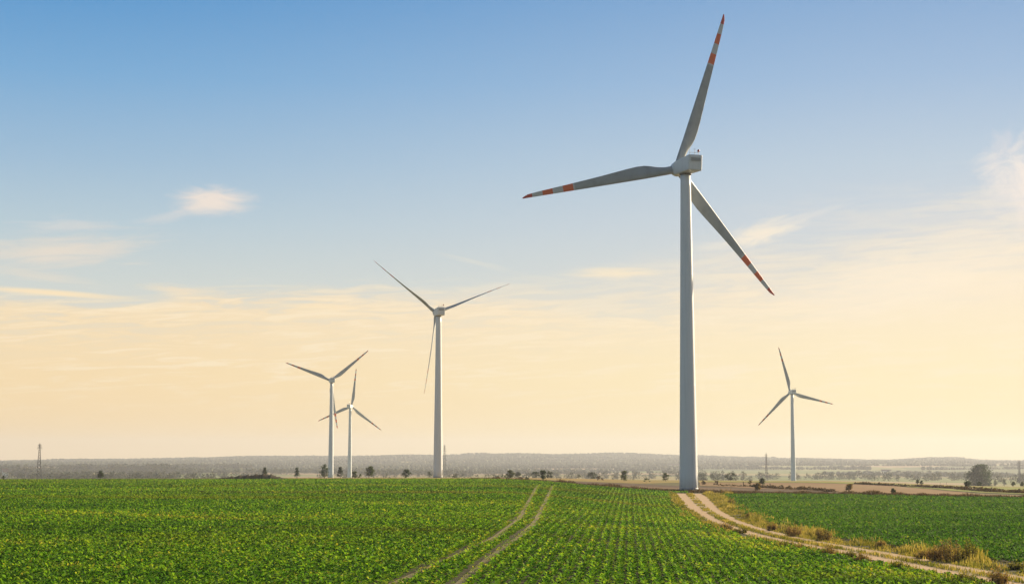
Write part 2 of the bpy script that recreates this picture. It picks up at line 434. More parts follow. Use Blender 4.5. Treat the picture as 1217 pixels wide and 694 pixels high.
m_meadow = soil('meadow_turf', (0.19, 0.21, 0.03), (0.12, 0.155, 0.022), 0.04, 0, (0.22, 0.21, 0.035))
m_clod = soil('crop_soil', (0.030, 0.036, 0.012), (0.05, 0.046, 0.02), 0.4)
sheet('ploughed_field', 560, 1045, [(560, 445), (640, 392), (700, 362), (800, 356), (860, 352), (930, 338), (1045, 330)], [(560, 470), (640, 520), (700, 520), (800, 470), (880, 440), (950, 400), (1045, 345)], m_plough)
sheet('stubble_field', 830, 1240, [(830, 470), (880, 445), (950, 405), (1045, 350), (1100, 330), (1240, 326)], [(830, 600), (950, 620), (1060, 560), (1120, 450), (1160, 385), (1240, 345)], m_stub, lift=0.08)
sheet('dry_grassland', 330, 1240, [(330, 430), (420, 440), (560, 475), (640, 530), (760, 520), (830, 605), (950, 640), (1080, 640), (1240, 640)], [(330, 720), (640, 720), (760, 760), (950, 760), (1240, 760)], m_gold, lift=0.07)
sheet('meadow', 840, 1240, [(840, 612), (950, 628), (1060, 572), (1120, 470), (1160, 410), (1240, 380)], [(840, 660), (950, 690), (1060, 650), (1240, 620)], m_meadow, lift=0.12)

# ------------------------------------------------------------------ crop: leafy plants in drilled rows
ROWD = np.array([0.069, 0.9976]); ROWN = np.array([0.9976, -0.069])
def field_mask(x, y):
    d, _ = line_dist(ROAD, x, y); r = np.hypot(x, y); u = x / y
    pxl = CX + u * F
    edge_main = np.interp(pxl, [0, 330, 420, 560, 640, 700, 800, 830], [470, 425, 435, 440, 388, 358, 352, 349])
    edge_right = np.interp(pxl, [800, 860, 900, 960, 1045, 1217, 1300], [300, 318, 332, 332, 326, 322, 320])
    jit = wav(x, y, 17, 3) * 0.5
    vl = 2.9 + jit + road_half(x, y) - 1.75
    wide = np.interp(r, [70, 100, 130, 200, 330], [6.2, 5.8, 4.0, 3.8, 6.0])
    m = (d < -vl) & (r < edge_main)
    m2 = (d > wide + jit) & (r < edge_right)
    dl, _ = line_dist(TRACK_L, x, y); dr, _ = line_dist(TRACK_R, x, y)
    return m, m2, np.minimum(np.abs(dl), np.abs(dr))
def leaves(P, phi, eps, L, W, rnd, droop=0.25):
    """diamond leaves: base point, heading, rise, length, width"""
    d = np.stack([np.cos(phi) * np.cos(eps), np.sin(phi) * np.cos(eps), np.sin(eps)], -1)
    s = np.stack([-np.sin(phi), np.cos(phi), np.zeros_like(phi)], -1)
    mid = P + d * (L * 0.55)[:, None]; tip = P + d * L[:, None]; tip[:, 2] -= L * droop
    fold = np.zeros_like(P); fold[:, 2] = W * 0.12
    v = np.stack([P, mid + s * (W / 2)[:, None] + fold, tip, mid - s * (W / 2)[:, None] + fold], 1).reshape(-1, 3)
    q = np.arange(len(P) * 4).reshape(-1, 4)
    return v, q, np.repeat(rnd, 4)
def crop_points():
    out = []
    for r0, r1, across, along, nl, size in ((58, 125, 0.6, 0.20, 10, 0.78), (125, 215, 0.6, 0.28, 8, 0.88), (215, 460, 0.66, 0.55, 6, 1.15)):
        s = np.arange(-0.46 * r1, 0.46 * r1, across); t = np.arange(r0 * 0.85, r1 * 1.02, along)
        S, T = np.meshgrid(s, t); S = S.ravel(); T = T.ravel()
        S = S + rng.normal(0, 0.07, S.size); T = T + rng.uniform(-along / 2, along / 2, T.size)
        x = S * ROWN[0] + T * ROWD[0]; y = S * ROWN[1] + T * ROWD[1]
        r = np.hypot(x, y); k = (r >= r0) & (r < r1) & (np.abs(x / np.maximum(y, 1)) < 0.41)
        x, y = x[k], y[k]
        out.append((x, y, nl, size))
    return out
STREAKS = [([(60, 611), (170, 616), (350, 624)], 0.9, 0.4), ([(0, 650), (60, 651)], 0.8, 0.3), ([(470, 628), (540, 629)], 1.2, 0.3), ([(690, 631), (745, 630), (790, 631)], 1.2, 0.3),
           ([(815, 634), (858, 640), (900, 651), (925, 658)], 1.3, 0.42), ([(1000, 679), (1050, 684), (1100, 692)], 1.0, 0.45), ([(60, 676), (150, 683), (300, 684), (420, 690)], 0.7, 0.22),
           ([(420, 600), (520, 604), (600, 602)], 2.5, 0.2), ([(300, 640), (390, 643)], 1.0, 0.25)]
STREAKS = [(polyline(p), w, k) for p, w, k in STREAKS]
def streak_boost(x, y):
    t = np.zeros_like(x)
    for P, w, k in STREAKS:
        d, _ = line_dist(P, x, y); t = np.maximum(t, k * np.exp(-(d / w) ** 2))
    return t
def build_crop():
    V, Q, A, base = [[], []], [[], []], [[], []], [0, 0]
    for x, y, nl, size in crop_points():
        m1, m2, dt = field_mask(x, y)
        thin = wav(x, y, 70, 5) * 0.5 + wav(x, y, 23, 8) * 0.5
        gap = rng.random(x.size) < np.clip(0.06 + 0.35 * (thin - 0.35), 0.03, 0.5)
        for j, m in enumerate((m1, m2)):
            k = m & ((dt > 0.22) | (rng.random(x.size) < 0.26)) & ~gap
            xx, yy, th = x[k], y[k], thin[k]
            low = np.clip((dt[k] - 0.02) / 0.45, 0.5, 1)
            n = xx.size
            ps = (rng.uniform(0.75, 1.2, n) * low * (1 - 0.25 * np.clip(th, 0, 1)))
            pr = np.clip(rng.normal(0.40, 0.16, n) + 0.20 * wav(xx * 0.3, yy, 30, 2) + 0.12 * wav(xx * 0.4, yy, 10, 10) + th * 0.12 + np.exp(-(dt[k] / 0.55) ** 2) * 0.35 + streak_boost(xx, yy), 0, 1)
            ph0 = rng.uniform(0, 6.28, n)
            for i in range(nl):
                phi = ph0 + i * 2.4 + rng.normal(0, 0.3, n)
                eps = rng.uniform(0.15, 1.15, n)
                h = rng.uniform(0.02, 0.20, n) * ps
                L = rng.uniform(0.20, 0.34, n) * ps * size; W = L * rng.uniform(0.42, 0.62, n)
                off = 0.06 * size
                Pz = ground(xx, yy) if i == 0 else Pz
                P = np.stack([xx + np.cos(phi) * off, yy + np.sin(phi) * off, Pz + 0.05 + h], -1)
                rn = np.clip(pr + rng.normal(0, 0.18, n), 0, 1)
                v, q, a = leaves(P, phi, eps, L, W, rn)
                V[j].append(v); Q[j].append(q + base[j]); A[j].append(a); base[j] += len(v)
    for j, lab in enumerate(('leafy green crop covering the wide field left of the dirt road', 'darker green leafy crop in the field right of the dirt road')):
        o = mesh_np('leafy_crop', np.concatenate(V[j]), np.concatenate(Q[j]), m_crop[j], attr={'rnd': np.concatenate(A[j])})
        tag(o, lab, 'crop', kind='stuff')
CS = [(0.0, (0.015, 0.055, 0.010)), (0.3, (0.058, 0.155, 0.02)), (0.62, (0.13, 0.245, 0.03)), (0.9, (0.215, 0.29, 0.042)), (1.0, (0.30, 0.29, 0.07))]
CS2 = [(0.0, (0.012, 0.045, 0.01)), (0.4, (0.042, 0.128, 0.02)), (0.7, (0.085, 0.18, 0.026)), (0.92, (0.13, 0.21, 0.032)), (1.0, (0.16, 0.19, 0.04))]
m_crop = [leafy('crop_leaf', CS, 0.45, (1.5, 1.5, 0.45), (0.035, (0.16, 0.17, 0.024), 0.5, 0.72, 0.65), 0.7), leafy('crop_leaf_dark', CS2, 0.42, (1.5, 1.45, 0.45), None, 0.7)]
build_crop()
sheet('crop_soil', -140, 1360, [(-140, 50), (1360, 50)], [(-140, 430), (330, 418), (420, 430), (560, 438), (640, 388), (700, 358), (800, 350), (900, 330), (1045, 326), (1217, 322), (1360, 320)], m_clod, lift=0.02, nu=260, nr=220)

# ------------------------------------------------------------------ verge grass
GS = [(0.0, (0.06, 0.085, 0.014)), (0.3, (0.12, 0.125, 0.022)), (0.6, (0.26, 0.22, 0.055)), (1.0, (0.42, 0.34, 0.14))]
m_grass = leafy('verge_blades', GS, 0.45, (1.2, 1.15, 0.6), (0.12, (0.085, 0.12, 0.018), 0.47, 0.66, 0.6))
def blades(x, y, h, w, rnd):
    n = x.size
    phi = rng.uniform(0, 6.28, n); lean = rng.uniform(0.05, 0.45, n); az_ = rng.uniform(0, 6.28, n)
    z = ground(x, y)
    bx, by = np.cos(phi) * w / 2, np.sin(phi) * w / 2
    tx, ty = x + np.cos(az_) * lean * h, y + np.sin(az_) * lean * h
    v = np.stack([np.stack([x - bx, y - by, z], -1), np.stack([x + bx, y + by, z], -1), np.stack([tx + bx * .3, ty + by * .3, z + h], -1), np.stack([tx - bx * .3, ty - by * .3, z + h], -1)], 1).reshape(-1, 3)
    return v, np.arange(n * 4).reshape(-1, 4), np.repeat(rnd, 4)
def build_verge():
    seg = np.hypot(*np.diff(ROAD, axis=0).T); cum = np.concatenate([[0], np.cumsum(seg)])
    N = 210000
    t = rng.uniform(0, cum[-1], N)
    x0, y0 = np.interp(t, cum, ROAD[:, 0]), np.interp(t, cum, ROAD[:, 1])
    d = np.gradient(ROAD, axis=0); d /= np.hypot(d[:, 0], d[:, 1])[:, None]
    nx, ny = np.interp(t, cum, d[:, 1]), np.interp(t, cum, -d[:, 0])
    off = rng.uniform(-4.2, 8.5, N)
    x, y = x0 + nx * off, y0 + ny * off
    dd, _ = line_dist(ROAD, x, y)
    hw = road_half(x, y); rel = dd / hw
    m1, m2, _ = field_mask(x, y)
    r = np.hypot(x, y)
    clump = wav(x, y, 3.1, 1) * 0.6 + wav(x, y, 1.2, 6) * 0.6 + wav(x, y, 9, 4) * 0.9
    verge = (np.abs(rel) > 0.93) & ~m1 & ~m2 & (clump > -0.75 + rng.uniform(-.3, .3, N))
    med = ((np.abs(rel) < 0.25) | ((np.abs(rel) > 0.86) & (np.abs(rel) < 0.97) & (rng.random(N) < 0.5))) & (clump + rng.uniform(-.4, .4, N) > np.where(r > 185, 0.32, -0.45))
    strag = (np.abs(rel) > 0.9) & (m1 | m2) & (np.abs(dd) < 5.5) & (rng.random(N) < 0.15)
    k = (verge | med | strag) & (r > 60)
    x, y, cl, md, r, dd = x[k], y[k], clump[k], med[k], r[k], dd[k]
    edge = np.clip((np.abs(dd) - 1.6) / 1.6, 0.35, 1)
    h = np.where(md, 0.20, (0.25 + 0.42 * np.clip(cl, -0.55, 1.3)) * edge) * rng.uniform(0.6, 1.4, x.size)
    w = (0.035 + 0.0002 * r) * rng.uniform(0.7, 1.4, x.size)
    rn = np.clip(0.52 + 0.38 * wav(x, y, 6, 11) + 0.2 * cl + rng.normal(0, 0.2, x.size) - 0.12 * (dd < 0), 0, 1)
    v, q, a = blades(x, y, h, w, rn)
    tag(mesh_np('verge_grass', v, q, m_grass, attr={'rnd': a}), 'golden dry grass along both verges and the middle of the dirt road', 'grass', kind='stuff')
    # dry weeds on the near edge of the ploughed land and round the foot of the large turbine
    N = 30000
    px = rng.uniform(560, 1230, N)
    rb = np.interp(px, [560, 640, 700, 800, 860, 930, 1045, 1230], [442, 390, 360, 354, 345, 335, 329, 323]) + rng.normal(0.0, 2.0, N)
    A_ = np.arctan((px - CX) / F); x, y = rb * np.sin(A_), rb * np.cos(A_)
    cl = wav(x, y, 13, 2) * 0.6 + wav(x, y, 4, 7) * 0.5
    dd, _ = line_dist(ROAD, x, y)
    k = (cl > -0.25 + rng.uniform(-.3, .3, N)) & (np.abs(dd) > 2.6); x, y, cl = x[k], y[k], cl[k]
    h = (0.4 + 0.6 * np.clip(cl, 0, 1)) * rng.uniform(0.5, 1.5, x.size)
    v, q, a = blades(x, y, h, np.full(x.size, 0.14), np.clip(0.35 + 0.3 * cl + rng.normal(0, .2, x.size), 0, 1))
    tag(mesh_np('field_weeds', v, q, m_weed, attr={'rnd': a}), 'dark dry weeds fringing the near edge of the ploughed land', 'weeds', kind='stuff')
m_weed = leafy('weed_blades', [(0, (0.035, 0.03, 0.015)), (0.5, (0.09, 0.06, 0.03)), (1, (0.20, 0.13, 0.06))], 0.3, (1.2, 1.1, 0.7))
build_verge()

# ------------------------------------------------------------------ wind turbines
m_white, b, p = mat('turbine_paint')
pos = geo_pos(b)
tx_ = b.n.new('ShaderNodeTexCoord').outputs['Object']
streak = b.noise(b.comb(b.m('MULTIPLY', b.sep(tx_)[0], 1.5), b.m('MULTIPLY', b.sep(tx_)[1], 1.5), b.m('MULTIPLY', b.sep(tx_)[2], 0.06)), 1.2, 5, 0.6)
b.l.new(b.mix(b.step(streak, 0.45, 0.8), (0.71, 0.74, 0.77), (0.58, 0.61, 0.64)), p.inputs['Base Color'])
p.inputs['Roughness'].default_value = 0.45
m_blade, b, p = mat('blade_paint')
f = attr_f(b, 'span'); br = 0.67
base = b.mix(b.step(b.noise(geo_pos(b), 0.5, 5, 0.6), 0.4, 0.8), (0.325, 0.365, 0.39), (0.25, 0.28, 0.30))
st = b.ramp(f, [(0.0, (0, 0, 0)), (0.668, (1, 1, 1)), (0.737, (0, 0, 0)), (0.804, (1, 1, 1)), (0.87, (0, 0, 0)), (0.937, (1, 1, 1))], 'CONSTANT')
orange = b.mix(b.step(f, 0.9, 0.95), (0.80, 0.12, 0.02), (0.62, 0.05, 0.03))
base = b.mix(b.step(f, 0.655, 0.672), base, (0.55, 0.57, 0.58)); b.l.new(b.mix(st, base, orange), p.inputs['Base Color']); p.inputs['Roughness'].default_value = 0.5
m_dark = plain('dark_steel', (0.06, 0.062, 0.065), 0.5)
m_grey = plain('grey_steel', (0.30, 0.31, 0.32), 0.5)
m_lamp = plain('red_lens', (0.35, 0.03, 0.02), 0.25)
RB = 35.6; HUB_H = 67.5
def blade_mesh():
    S = np.array([0.0, 0.02, 0.05, 0.08, 0.115, 0.15, 0.19, 0.24, 0.3, 0.38, 0.48, 0.58, 0.668, 0.70, 0.737, 0.77, 0.804, 0.837, 0.87, 0.90, 0.937, 0.965, 0.985, 1.0])
    c = np.interp(S, [0, 0.05, 0.1, 0.15, 0.2, 0.26, 0.35, 0.5, 0.7, 0.9, 0.97, 1], [1.7, 1.7, 1.95, 2.5, 2.85, 2.8, 2.5, 2.0, 1.45, 0.95, 0.7, 0.22])
    th = np.interp(S, [0, 0.05, 0.12, 0.2, 0.35, 0.6, 1], [1.7, 1.65, 1.15, 0.75, 0.48, 0.27, 0.05])
    le = np.interp(S, [0, 0.05, 0.2, 1], [-0.85, -0.85, -0.78, -0.06])
    tw = np.radians(np.interp(S, [0, 0.2, 0.5, 1], [13, 11, 4, 0]))
    n = 16; V = []
    for s_, c_, t_, l_, w_ in zip(S, c, th, le, tw):
        k = min(1, max(0, (s_ - 0.05) / 0.13))
        for i in range(n):
            a = 2 * math.pi * i / n
            cx = (1 - math.cos(a)) / 2
            yt = math.sin(a) / 2
            foil = 1.0 if k == 0 else (1 - k) + k * (1.25 * (1 - cx) ** 0.75 + 0.06)
            x = l_ + cx * c_; y = yt * t_ * foil
            xr, yr = x * math.cos(w_) - y * math.sin(w_), x * math.sin(w_) + y * math.cos(w_)
            V.append((xr, yr + 1.2 * (s_ ** 2) * 0.5, 0.9 + s_ * (RB - 0.9)))
    V = np.array(V); m = len(S); Q = []
    for j in range(m - 1):
        for i in range(n):
            Q.append((j * n + i, j * n + (i + 1) % n, (j + 1) * n + (i + 1) % n, (j + 1) * n + i))
    return V, np.array(Q), np.repeat(S, n)
def make_turbine():
    root = empty('wind_turbine', (0, 0, 0))
    bm = bmesh.new()
    prof = []
    for k in range(25):
        t = k / 24; prof.append((1.92 - 0.86 * t ** 0.93, t * (HUB_H - 1.7)))
    prof[0] = (1.92, -1.5)
    lathe(bm, prof, 40)
    tower = mesh_bm('tower', bm, m_white, root, True)
    for hgt in (0.12, 21.5, 44.5):
        r = 1.92 - 0.86 * (max(hgt, 0) / (HUB_H - 1.55)) ** 0.93
        bm = bmesh.new(); w = 0.10 if hgt > 1 else 0.22
        lathe(bm, [(r + 0.004, hgt - w), (r + 0.03, hgt - w + 0.03), (r + 0.03, hgt + w - 0.03), (r + 0.002, hgt + w)], 40, cap=False)
        mesh_bm('flange', bm, m_white if hgt > 1 else m_grey, tower, True)
    bm = bmesh.new(); box(bm, -0.45, 0.45, -0.06, 0.06, 0, 2.1, 0.03)
    d = mesh_bm('door', bm, m_grey, tower); d.location = (1.87 * math.sin(2.2), 1.87 * math.cos(2.2) * -1, 0.9); d.rotation_euler = (0, 0, math.pi / 2 - 0.6); 
    a = -0.35; d.location = (1.9 * math.cos(a), 1.9 * math.sin(a), 0.9); d.rotation_euler = (0, 0, a + math.pi / 2)
    bm = bmesh.new(); lathe(bm, [(1.12, HUB_H - 1.9), (1.25, HUB_H - 1.85), (1.25, HUB_H - 1.5)], 32)
    mesh_bm('yaw_bearing', bm, m_dark, root, True)
    # nacelle: long box, its nose narrowing towards the hub
    bm = bmesh.new()
    box(bm, -1.6, 1.6, -5.0, 3.0, HUB_H - 1.6, HUB_H + 1.75)
    for v in bm.verts:
        if v.co.y > 0: v.co.x *= 0.84; v.co.z = HUB_H + (v.co.z - HUB_H) * (0.80 if v.co.z > HUB_H else 0.92)
        elif v.co.z < HUB_H: v.co.y += 0.35
    bmesh.ops.bevel(bm, geom=list(bm.edges), offset=0.3, segments=3, affect='EDGES', profile=0.5)
    nac = mesh_bm('nacelle', bm, m_white, root)
    bm = bmesh.new(); box(bm, -1.1, 1.1, -5.03, -5.005, HUB_H + 0.35, HUB_H + 1.05)
    mesh_bm('vent', bm, m_grey, nac)
    bm = bmesh.new(); box(bm, -0.5, 0.5, -1.8, -0.6, HUB_H + 1.6, HUB_H + 1.75, 0.04)
    mesh_bm('roof_hatch', bm, m_white, nac)
    bm = bmesh.new()
    top = HUB_H + 1.68
    for x in (-1.0, 0.15): tube(bm, (x, -4.2, top), (x, -4.2, top + 1.35), 0.05, 0.035)
    tube(bm, (-1.0, -4.2, top + 0.55), (1.0, -4.2, top + 0.55), 0.035, 0.035)
    tube(bm, (1.0, -4.2, top), (1.0, -4.2, top + 0.75), 0.05, 0.05)
    tube(bm, (-0.15, -4.2, top + 1.25), (0.45, -4.2, top + 1.25), 0.03, 0.03)
    mesh_bm('weather_mast', bm, m_grey, nac)
    bm = bmesh.new(); lathe(bm, [(0.20, top + 0.75), (0.25, top + 0.8), (0.25, top + 1.1), (0.12, top + 1.25)], 12)
    for v in bm.verts: v.co += Vector((1.0, -4.2, 0))
    mesh_bm('warning_light', bm, m_lamp, nac, True)
    hub = mesh_bm('hub', (lambda q: (lathe(q, [(1.05, 3.02), (1.45, 3.1), (1.6, 3.7), (1.55, 4.6), (1.25, 5.4), (0.75, 5.95), (0.1, 6.2)], 28, 'Y'), q)[1])(bmesh.new()), m_white, root, True)
    hub.location = (0, -0.3, HUB_H + 0.05)
    bm = bmesh.new(); lathe(bm, [(1.18, 2.9), (1.18, 3.1)], 28, 'Y', cap=False)
    mesh_bm('hub_seal', bm, m_dark, hub, True)
    V, Q, S = blade_mesh()
    for i in range(3): mesh_np('blade', V, Q, m_blade, root, {'span': S}, True)
    return root
TILT = R(4.5)
def pose(root, phase, pitch, size=1.0):
    k = 0
    for ch in root.children:
        if ch.name.split('.')[0] == 'blade':
            th = R(90 - phase - 120 * k); k += 1
            ch.matrix_local = Matrix.Translation((0, 3.9, HUB_H + 0.1)) @ Matrix.Rotation(TILT, 4, 'X') @ Matrix.Rotation(th, 4, 'Y') @ Matrix.Rotation(-R(pitch), 4, 'Z') @ Matrix.Scale(size, 4)
def copy_tree(o, parent=None):
    c = o.copy(); C.objects.link(c)
    if parent: c.parent = parent
    for ch in list(o.children): copy_tree(ch, c)
    return c
proto = make_turbine()
TURB = [  # photo column, distance, hub row, yaw, phase, pitch, label
    (814.6, 350, 198.0, 20, 73.2, 6, 'tallest white wind turbine with orange-banded blades, standing where the dirt road ends'),
    (521.3, 691, 371.0, 16, 143.4, 87, 'second tallest wind turbine, thin edge-on blades, alone in the middle behind the green field'),
    (394.2, 1177, 452.0, 15, 39.8, 8, 'taller turbine of the small distant pair, a blade hanging straight down behind its tower'),
    (416.2, 1495, 483.0, -12, 82.5, 8, 'shorter turbine of the small distant pair, one blade pointing nearly straight up'),
    (941.3, 1230, 466.0, 9, 106.0, 8, 'small distant wind turbine alone right of the tallest turbine, near a thin pylon')]
for i, (px, Y, hy, yaw, ph, pt, lab) in enumerate(TURB):
    o = proto if i == 0 else copy_tree(proto)
    d = ray(px, hy); d = d * (Y / d[1])
    x, y = float(d[0]), float(d[1])
    o.location = (x, y, float(d[2]) - HUB_H)
    o.rotation_euler = (0, 0, R(yaw))
    pose(o, ph, pt, 1.0 if i == 0 else 0.955)
    tag(o, lab, 'wind turbine', 'wind turbines in the fields')

# ------------------------------------------------------------------ bushes, trees, shrubs
def lf(name, c0, c1, trans=0.3, tint=(1.3, 1.2, 0.5)): return leafy(name, [(0, c0), (0.6, tuple((a + b_) / 2 for a, b_ in zip(c0, c1))), (1, c1)], trans, tint)
M_LEAF = {'dark': lf('dark_leaf', (0.018, 0.052, 0.012), (0.05, 0.095, 0.02)), 'green': lf('green_leaf', (0.03, 0.065, 0.014), (0.10, 0.13, 0.025)),
          'gold': lf('gold_leaf', (0.11, 0.09, 0.02), (0.26, 0.18, 0.04), 0.4), 'blue': lf('bluegreen_leaf', (0.03, 0.055, 0.03), (0.07, 0.095, 0.04)),
          'brown': lf('brown_leaf', (0.035, 0.025, 0.014), (0.10, 0.065, 0.03))}
m_bark = plain('bark', (0.085, 0.06, 0.042), 0.9, 0.6)
def crown_cloud(n, w, h, z0, shape, leaf):
    K = min(44, max(9, int(n / 34)))
    t = rng.random(K); ang = rng.uniform(0, 6.28, K)
    if shape == 'cone': rad = (1 - t) ** 0.8 * 0.95 + 0.08
    elif shape == 'round': rad = np.sqrt(np.clip(1 - (2 * t - 0.85) ** 2 / 1.35, 0.02, 1))
    elif shape == 'low': rad = np.sqrt(np.clip(1 - t ** 2, 0.05, 1))
    else: rad = np.sqrt(np.clip(1 - (2 * t - 0.8) ** 2 / 1.6, 0.05, 1)) * rng.uniform(0.75, 1.1, K)
    q = np.sqrt(rng.uniform(0.15, 1, K)) * rad * 0.82
    cx, cy, cz = np.cos(ang) * q * w / 2, np.sin(ang) * q * w / 2, z0 + t * (h - z0) * 0.94 + 0.03 * h
    cs = rng.uniform(0.15, 0.26, K) * min(w, h) * 1.05
    tone = rng.normal(0.5, 0.22, K)
    i = rng.integers(0, K, n)
    dv = rng.normal(0, 1, (n, 3)); dv /= np.linalg.norm(dv, axis=1)[:, None]
    P = np.stack([cx[i], cy[i], cz[i]], -1) + dv * (cs[i] * rng.uniform(0.35, 1.1, n))[:, None] * np.array([1, 1, 0.8])
    P[:, 2] = np.clip(P[:, 2], z0 * 0.6, h)
    L = leaf * rng.uniform(0.7, 1.5, n)
    v, qd, a = leaves(P, rng.uniform(0, 6.28, n), rng.uniform(-0.6, 1.1, n), L, L * rng.uniform(0.6, 0.95, n), np.clip(tone[i] + rng.normal(0, .16, n), 0, 1), 0.15)
    return v, qd, a
def plant(name, cat, label, x, y, w, h, shape='oval', leafk='dark', n=260, leaf=None, z0=None, group=None, sink=0.0, stemname='trunk', crownname='crown'):
    root = empty(name, (x, y, gz(x, y) - sink), random.uniform(0, 6.28))
    tag(root, label, cat, group)
    z0 = h * 0.14 if z0 is None else z0
    leaf = leaf or max(0.16, 0.09 * min(w, h) + 0.12)
    v, q, a = crown_cloud(n, w, h, z0, shape, leaf)
    mesh_np(crownname, v, q, M_LEAF[leafk], root, {'rnd': a})
    bm = bmesh.new(); tr = max(0.03, 0.022 * h)
    if shape == 'low':
        for k in range(4):
            a_ = random.uniform(0, 6.28); tube(bm, (0, 0, -0.1), (math.cos(a_) * w * .25, math.sin(a_) * w * .25, h * 0.7), tr, tr * .4, 5)
    else:
        top = Vector((random.uniform(-.05, .05) * w, random.uniform(-.05, .05) * w, h * 0.72))
        tube(bm, (0, 0, -0.3), top * 0.5, tr * 1.5, tr, 7); tube(bm, top * 0.5, top, tr, tr * 0.4, 6)
        for k in range(5):
            s_ = random.uniform(0.3, 0.8); a_ = random.uniform(0, 6.28)
            p0 = top * s_; tube(bm, p0, p0 + Vector((math.cos(a_) * w * .3, math.sin(a_) * w * .3, h * 0.16)), tr * .6, tr * .2, 5)
    mesh_bm(stemname, bm, m_bark, root)
    return root
BUSH = [ # photo column, base row or None, distance or None, top row, width px, shape, leaf, label
    (120.0, None, 640, 559.3, 7.5, 'cone', 'dark', 'lone pointed bush on the field crest at far left, right of the left pylon'),
    (4.5, None, 600, 565.2, 4, 'low', 'dark', 'tiny dark bush at the far left end of the field crest'),
    (315.0, None, 640, 555.5, 7, 'cone', 'green', 'thin feathery bush rising from the dark soil heap on the crest'),
    (353.2, None, 640, 554.0, 6.0, 'cone', 'dark', 'slim pointed bush between the soil heap and the distant turbine pair'),
    (385.8, None, 640, 552.3, 9.5, 'oval', 'dark', 'tall dark bush just left of the taller distant turbine tower'),
    (404.6, None, 660, 555.3, 7.0, 'cone', 'dark', 'dark pointed bush standing between the two towers of the distant pair'),
    (421.5, None, 660, 560.0, 6, 'oval', 'green', 'small low bush just right of the shorter distant turbine tower'),
    (428.0, None, 660, 563.3, 7, 'low', 'green', 'very low spreading bush right of the shorter distant turbine, before the bushy green tree'),
    (438.6, None, 650, 553.8, 11, 'oval', 'green', 'bushy green tree right of the distant turbine pair'),
    (483.0, None, 650, 558.0, 9.5, 'round', 'dark', 'single round bush left of the middle turbine'),
    (510.5, None, 900, 560.5, 9, 'low', 'blue', 'bluish bush touching the left side of the middle turbine tower'),
    (540.3, None, 640, 563.6, 6.5, 'low', 'dark', 'flat dark bush right of the middle turbine tower'),
    (598.5, None, 640, 563.8, 8, 'low', 'dark', 'flat dark bush left of the golden-topped tree on the crest'),
    (606.3, 569.0, None, 559.0, 9, 'oval', 'green', 'olive young tree at the left end of the golden grass strip'),
    (615.5, None, 780, 561.0, 7, 'round', 'blue', 'bluish round bush right behind the olive young tree'),
    (626.3, 569.8, None, 566.8, 5, 'low', 'dark', 'small low bush on the ploughed field edge between two young trees'),
    (636.0, None, 800, 560.3, 12, 'round', 'blue', 'wide bluish bush left behind the dark young tree above the wheel tracks'),
    (645.0, 571.2, None, 559.3, 8, 'oval', 'dark', 'dark young tree above the end of the wheel tracks'),
    (653.5, None, 800, 560.0, 9, 'round', 'blue', 'bluish bush right behind the dark young tree above the wheel tracks'),
    (688.0, None, 820, 563.3, 7, 'low', 'blue', 'low bluish bush left of the wide rounded bush, right of the wheel tracks'),
    (703.3, None, 760, 561.3, 11, 'round', 'blue', 'wide rounded grey-green bush behind the golden strip'),
    (712.5, 571.0, None, 565.3, 10, 'low', 'brown', 'spreading dark brown bush right in front of the wide rounded bush'),
    (741.6, 571.8, None, 559.8, 8.5, 'oval', 'green', 'upright green tree on the golden strip, half way between wheel tracks and tallest tower'),
    (768.4, 573.0, None, 568.2, 9, 'low', 'dark', 'low dark bush on the ploughed field left of the tallest tower'),
    (791.2, 572.0, None, 561.8, 7, 'oval', 'green', 'upright green bush just left of the tallest tower'),
    (835.3, 576.0, None, 570.8, 7, 'low', 'brown', 'first low dark bush just right of the tallest tower'),
    (851.3, 576.3, None, 571.3, 6, 'low', 'brown', 'second low dark bush right of the tallest tower'),
    (868.0, None, 800, 561.8, 15, 'round', 'blue', 'widest dark bush on the far crest right of the tallest tower'),
    (906.0, 576.5, None, 568.0, 6.5, 'oval', 'green', 'small upright tree on the stubble right of the yellow-green bush'),
    (891.3, 575.8, None, 571.0, 6, 'low', 'gold', 'pale small bush on the stubble left of the small upright tree'),
    (900.3, 583.0, None, 574.0, 7, 'oval', 'gold', 'yellow-green bush in front of the brown field right of the tallest tower'),
    (895.8, 579.0, None, 575.4, 5, 'low', 'brown', 'low dark bush tucked behind the yellow-green bush'),
    (929.0, 580.3, None, 578.2, 8, 'low', 'brown', 'low dark scrub on the brown field below the small distant turbine'),
    (938.5, 581.0, None, 578.8, 8, 'low', 'brown', 'low dark scrub on the brown field right beside similar scrub'),
    (1009.0, 583.0, None, 574.2, 7.5, 'oval', 'gold', 'pale thin young tree on the tan stubble'),
    (1061.8, 586.5, None, 580.2, 4.5, 'oval', 'green', 'small green bush at the front edge of the tan stubble'),
    (1090.6, 575.2, None, 569.5, 4, 'cone', 'dark', 'left one of two tiny dark trees on the meadow crest'),
    (1095.3, 575.5, None, 570.8, 4, 'cone', 'dark', 'right one of two tiny dark trees on the meadow crest'),
    (1150.6, 580.2, None, 571.3, 7.5, 'round', 'dark', 'dark bush in front of the left edge of the big round tree'),
    (1164.0, 577.6, None, 572.3, 5.5, 'oval', 'dark', 'small dark bush in front of the middle of the big round tree'),
    (1183.0, 577.6, None, 571.0, 5, 'cone', 'green', 'small pointed bush just right of the big round tree'),
    (1193.5, 577.6, None, 569.6, 5, 'cone', 'green', 'second small pointed bush right of the big round tree, the tallest of its row'),
    (1204.5, 578.3, None, 572.3, 6, 'cone', 'green', 'pointed bush left of the pylon at the right edge'),
    (1215.0, 578.5, None, 572.5, 6, 'cone', 'green', 'last pointed bush of the row, at the right edge'),
]
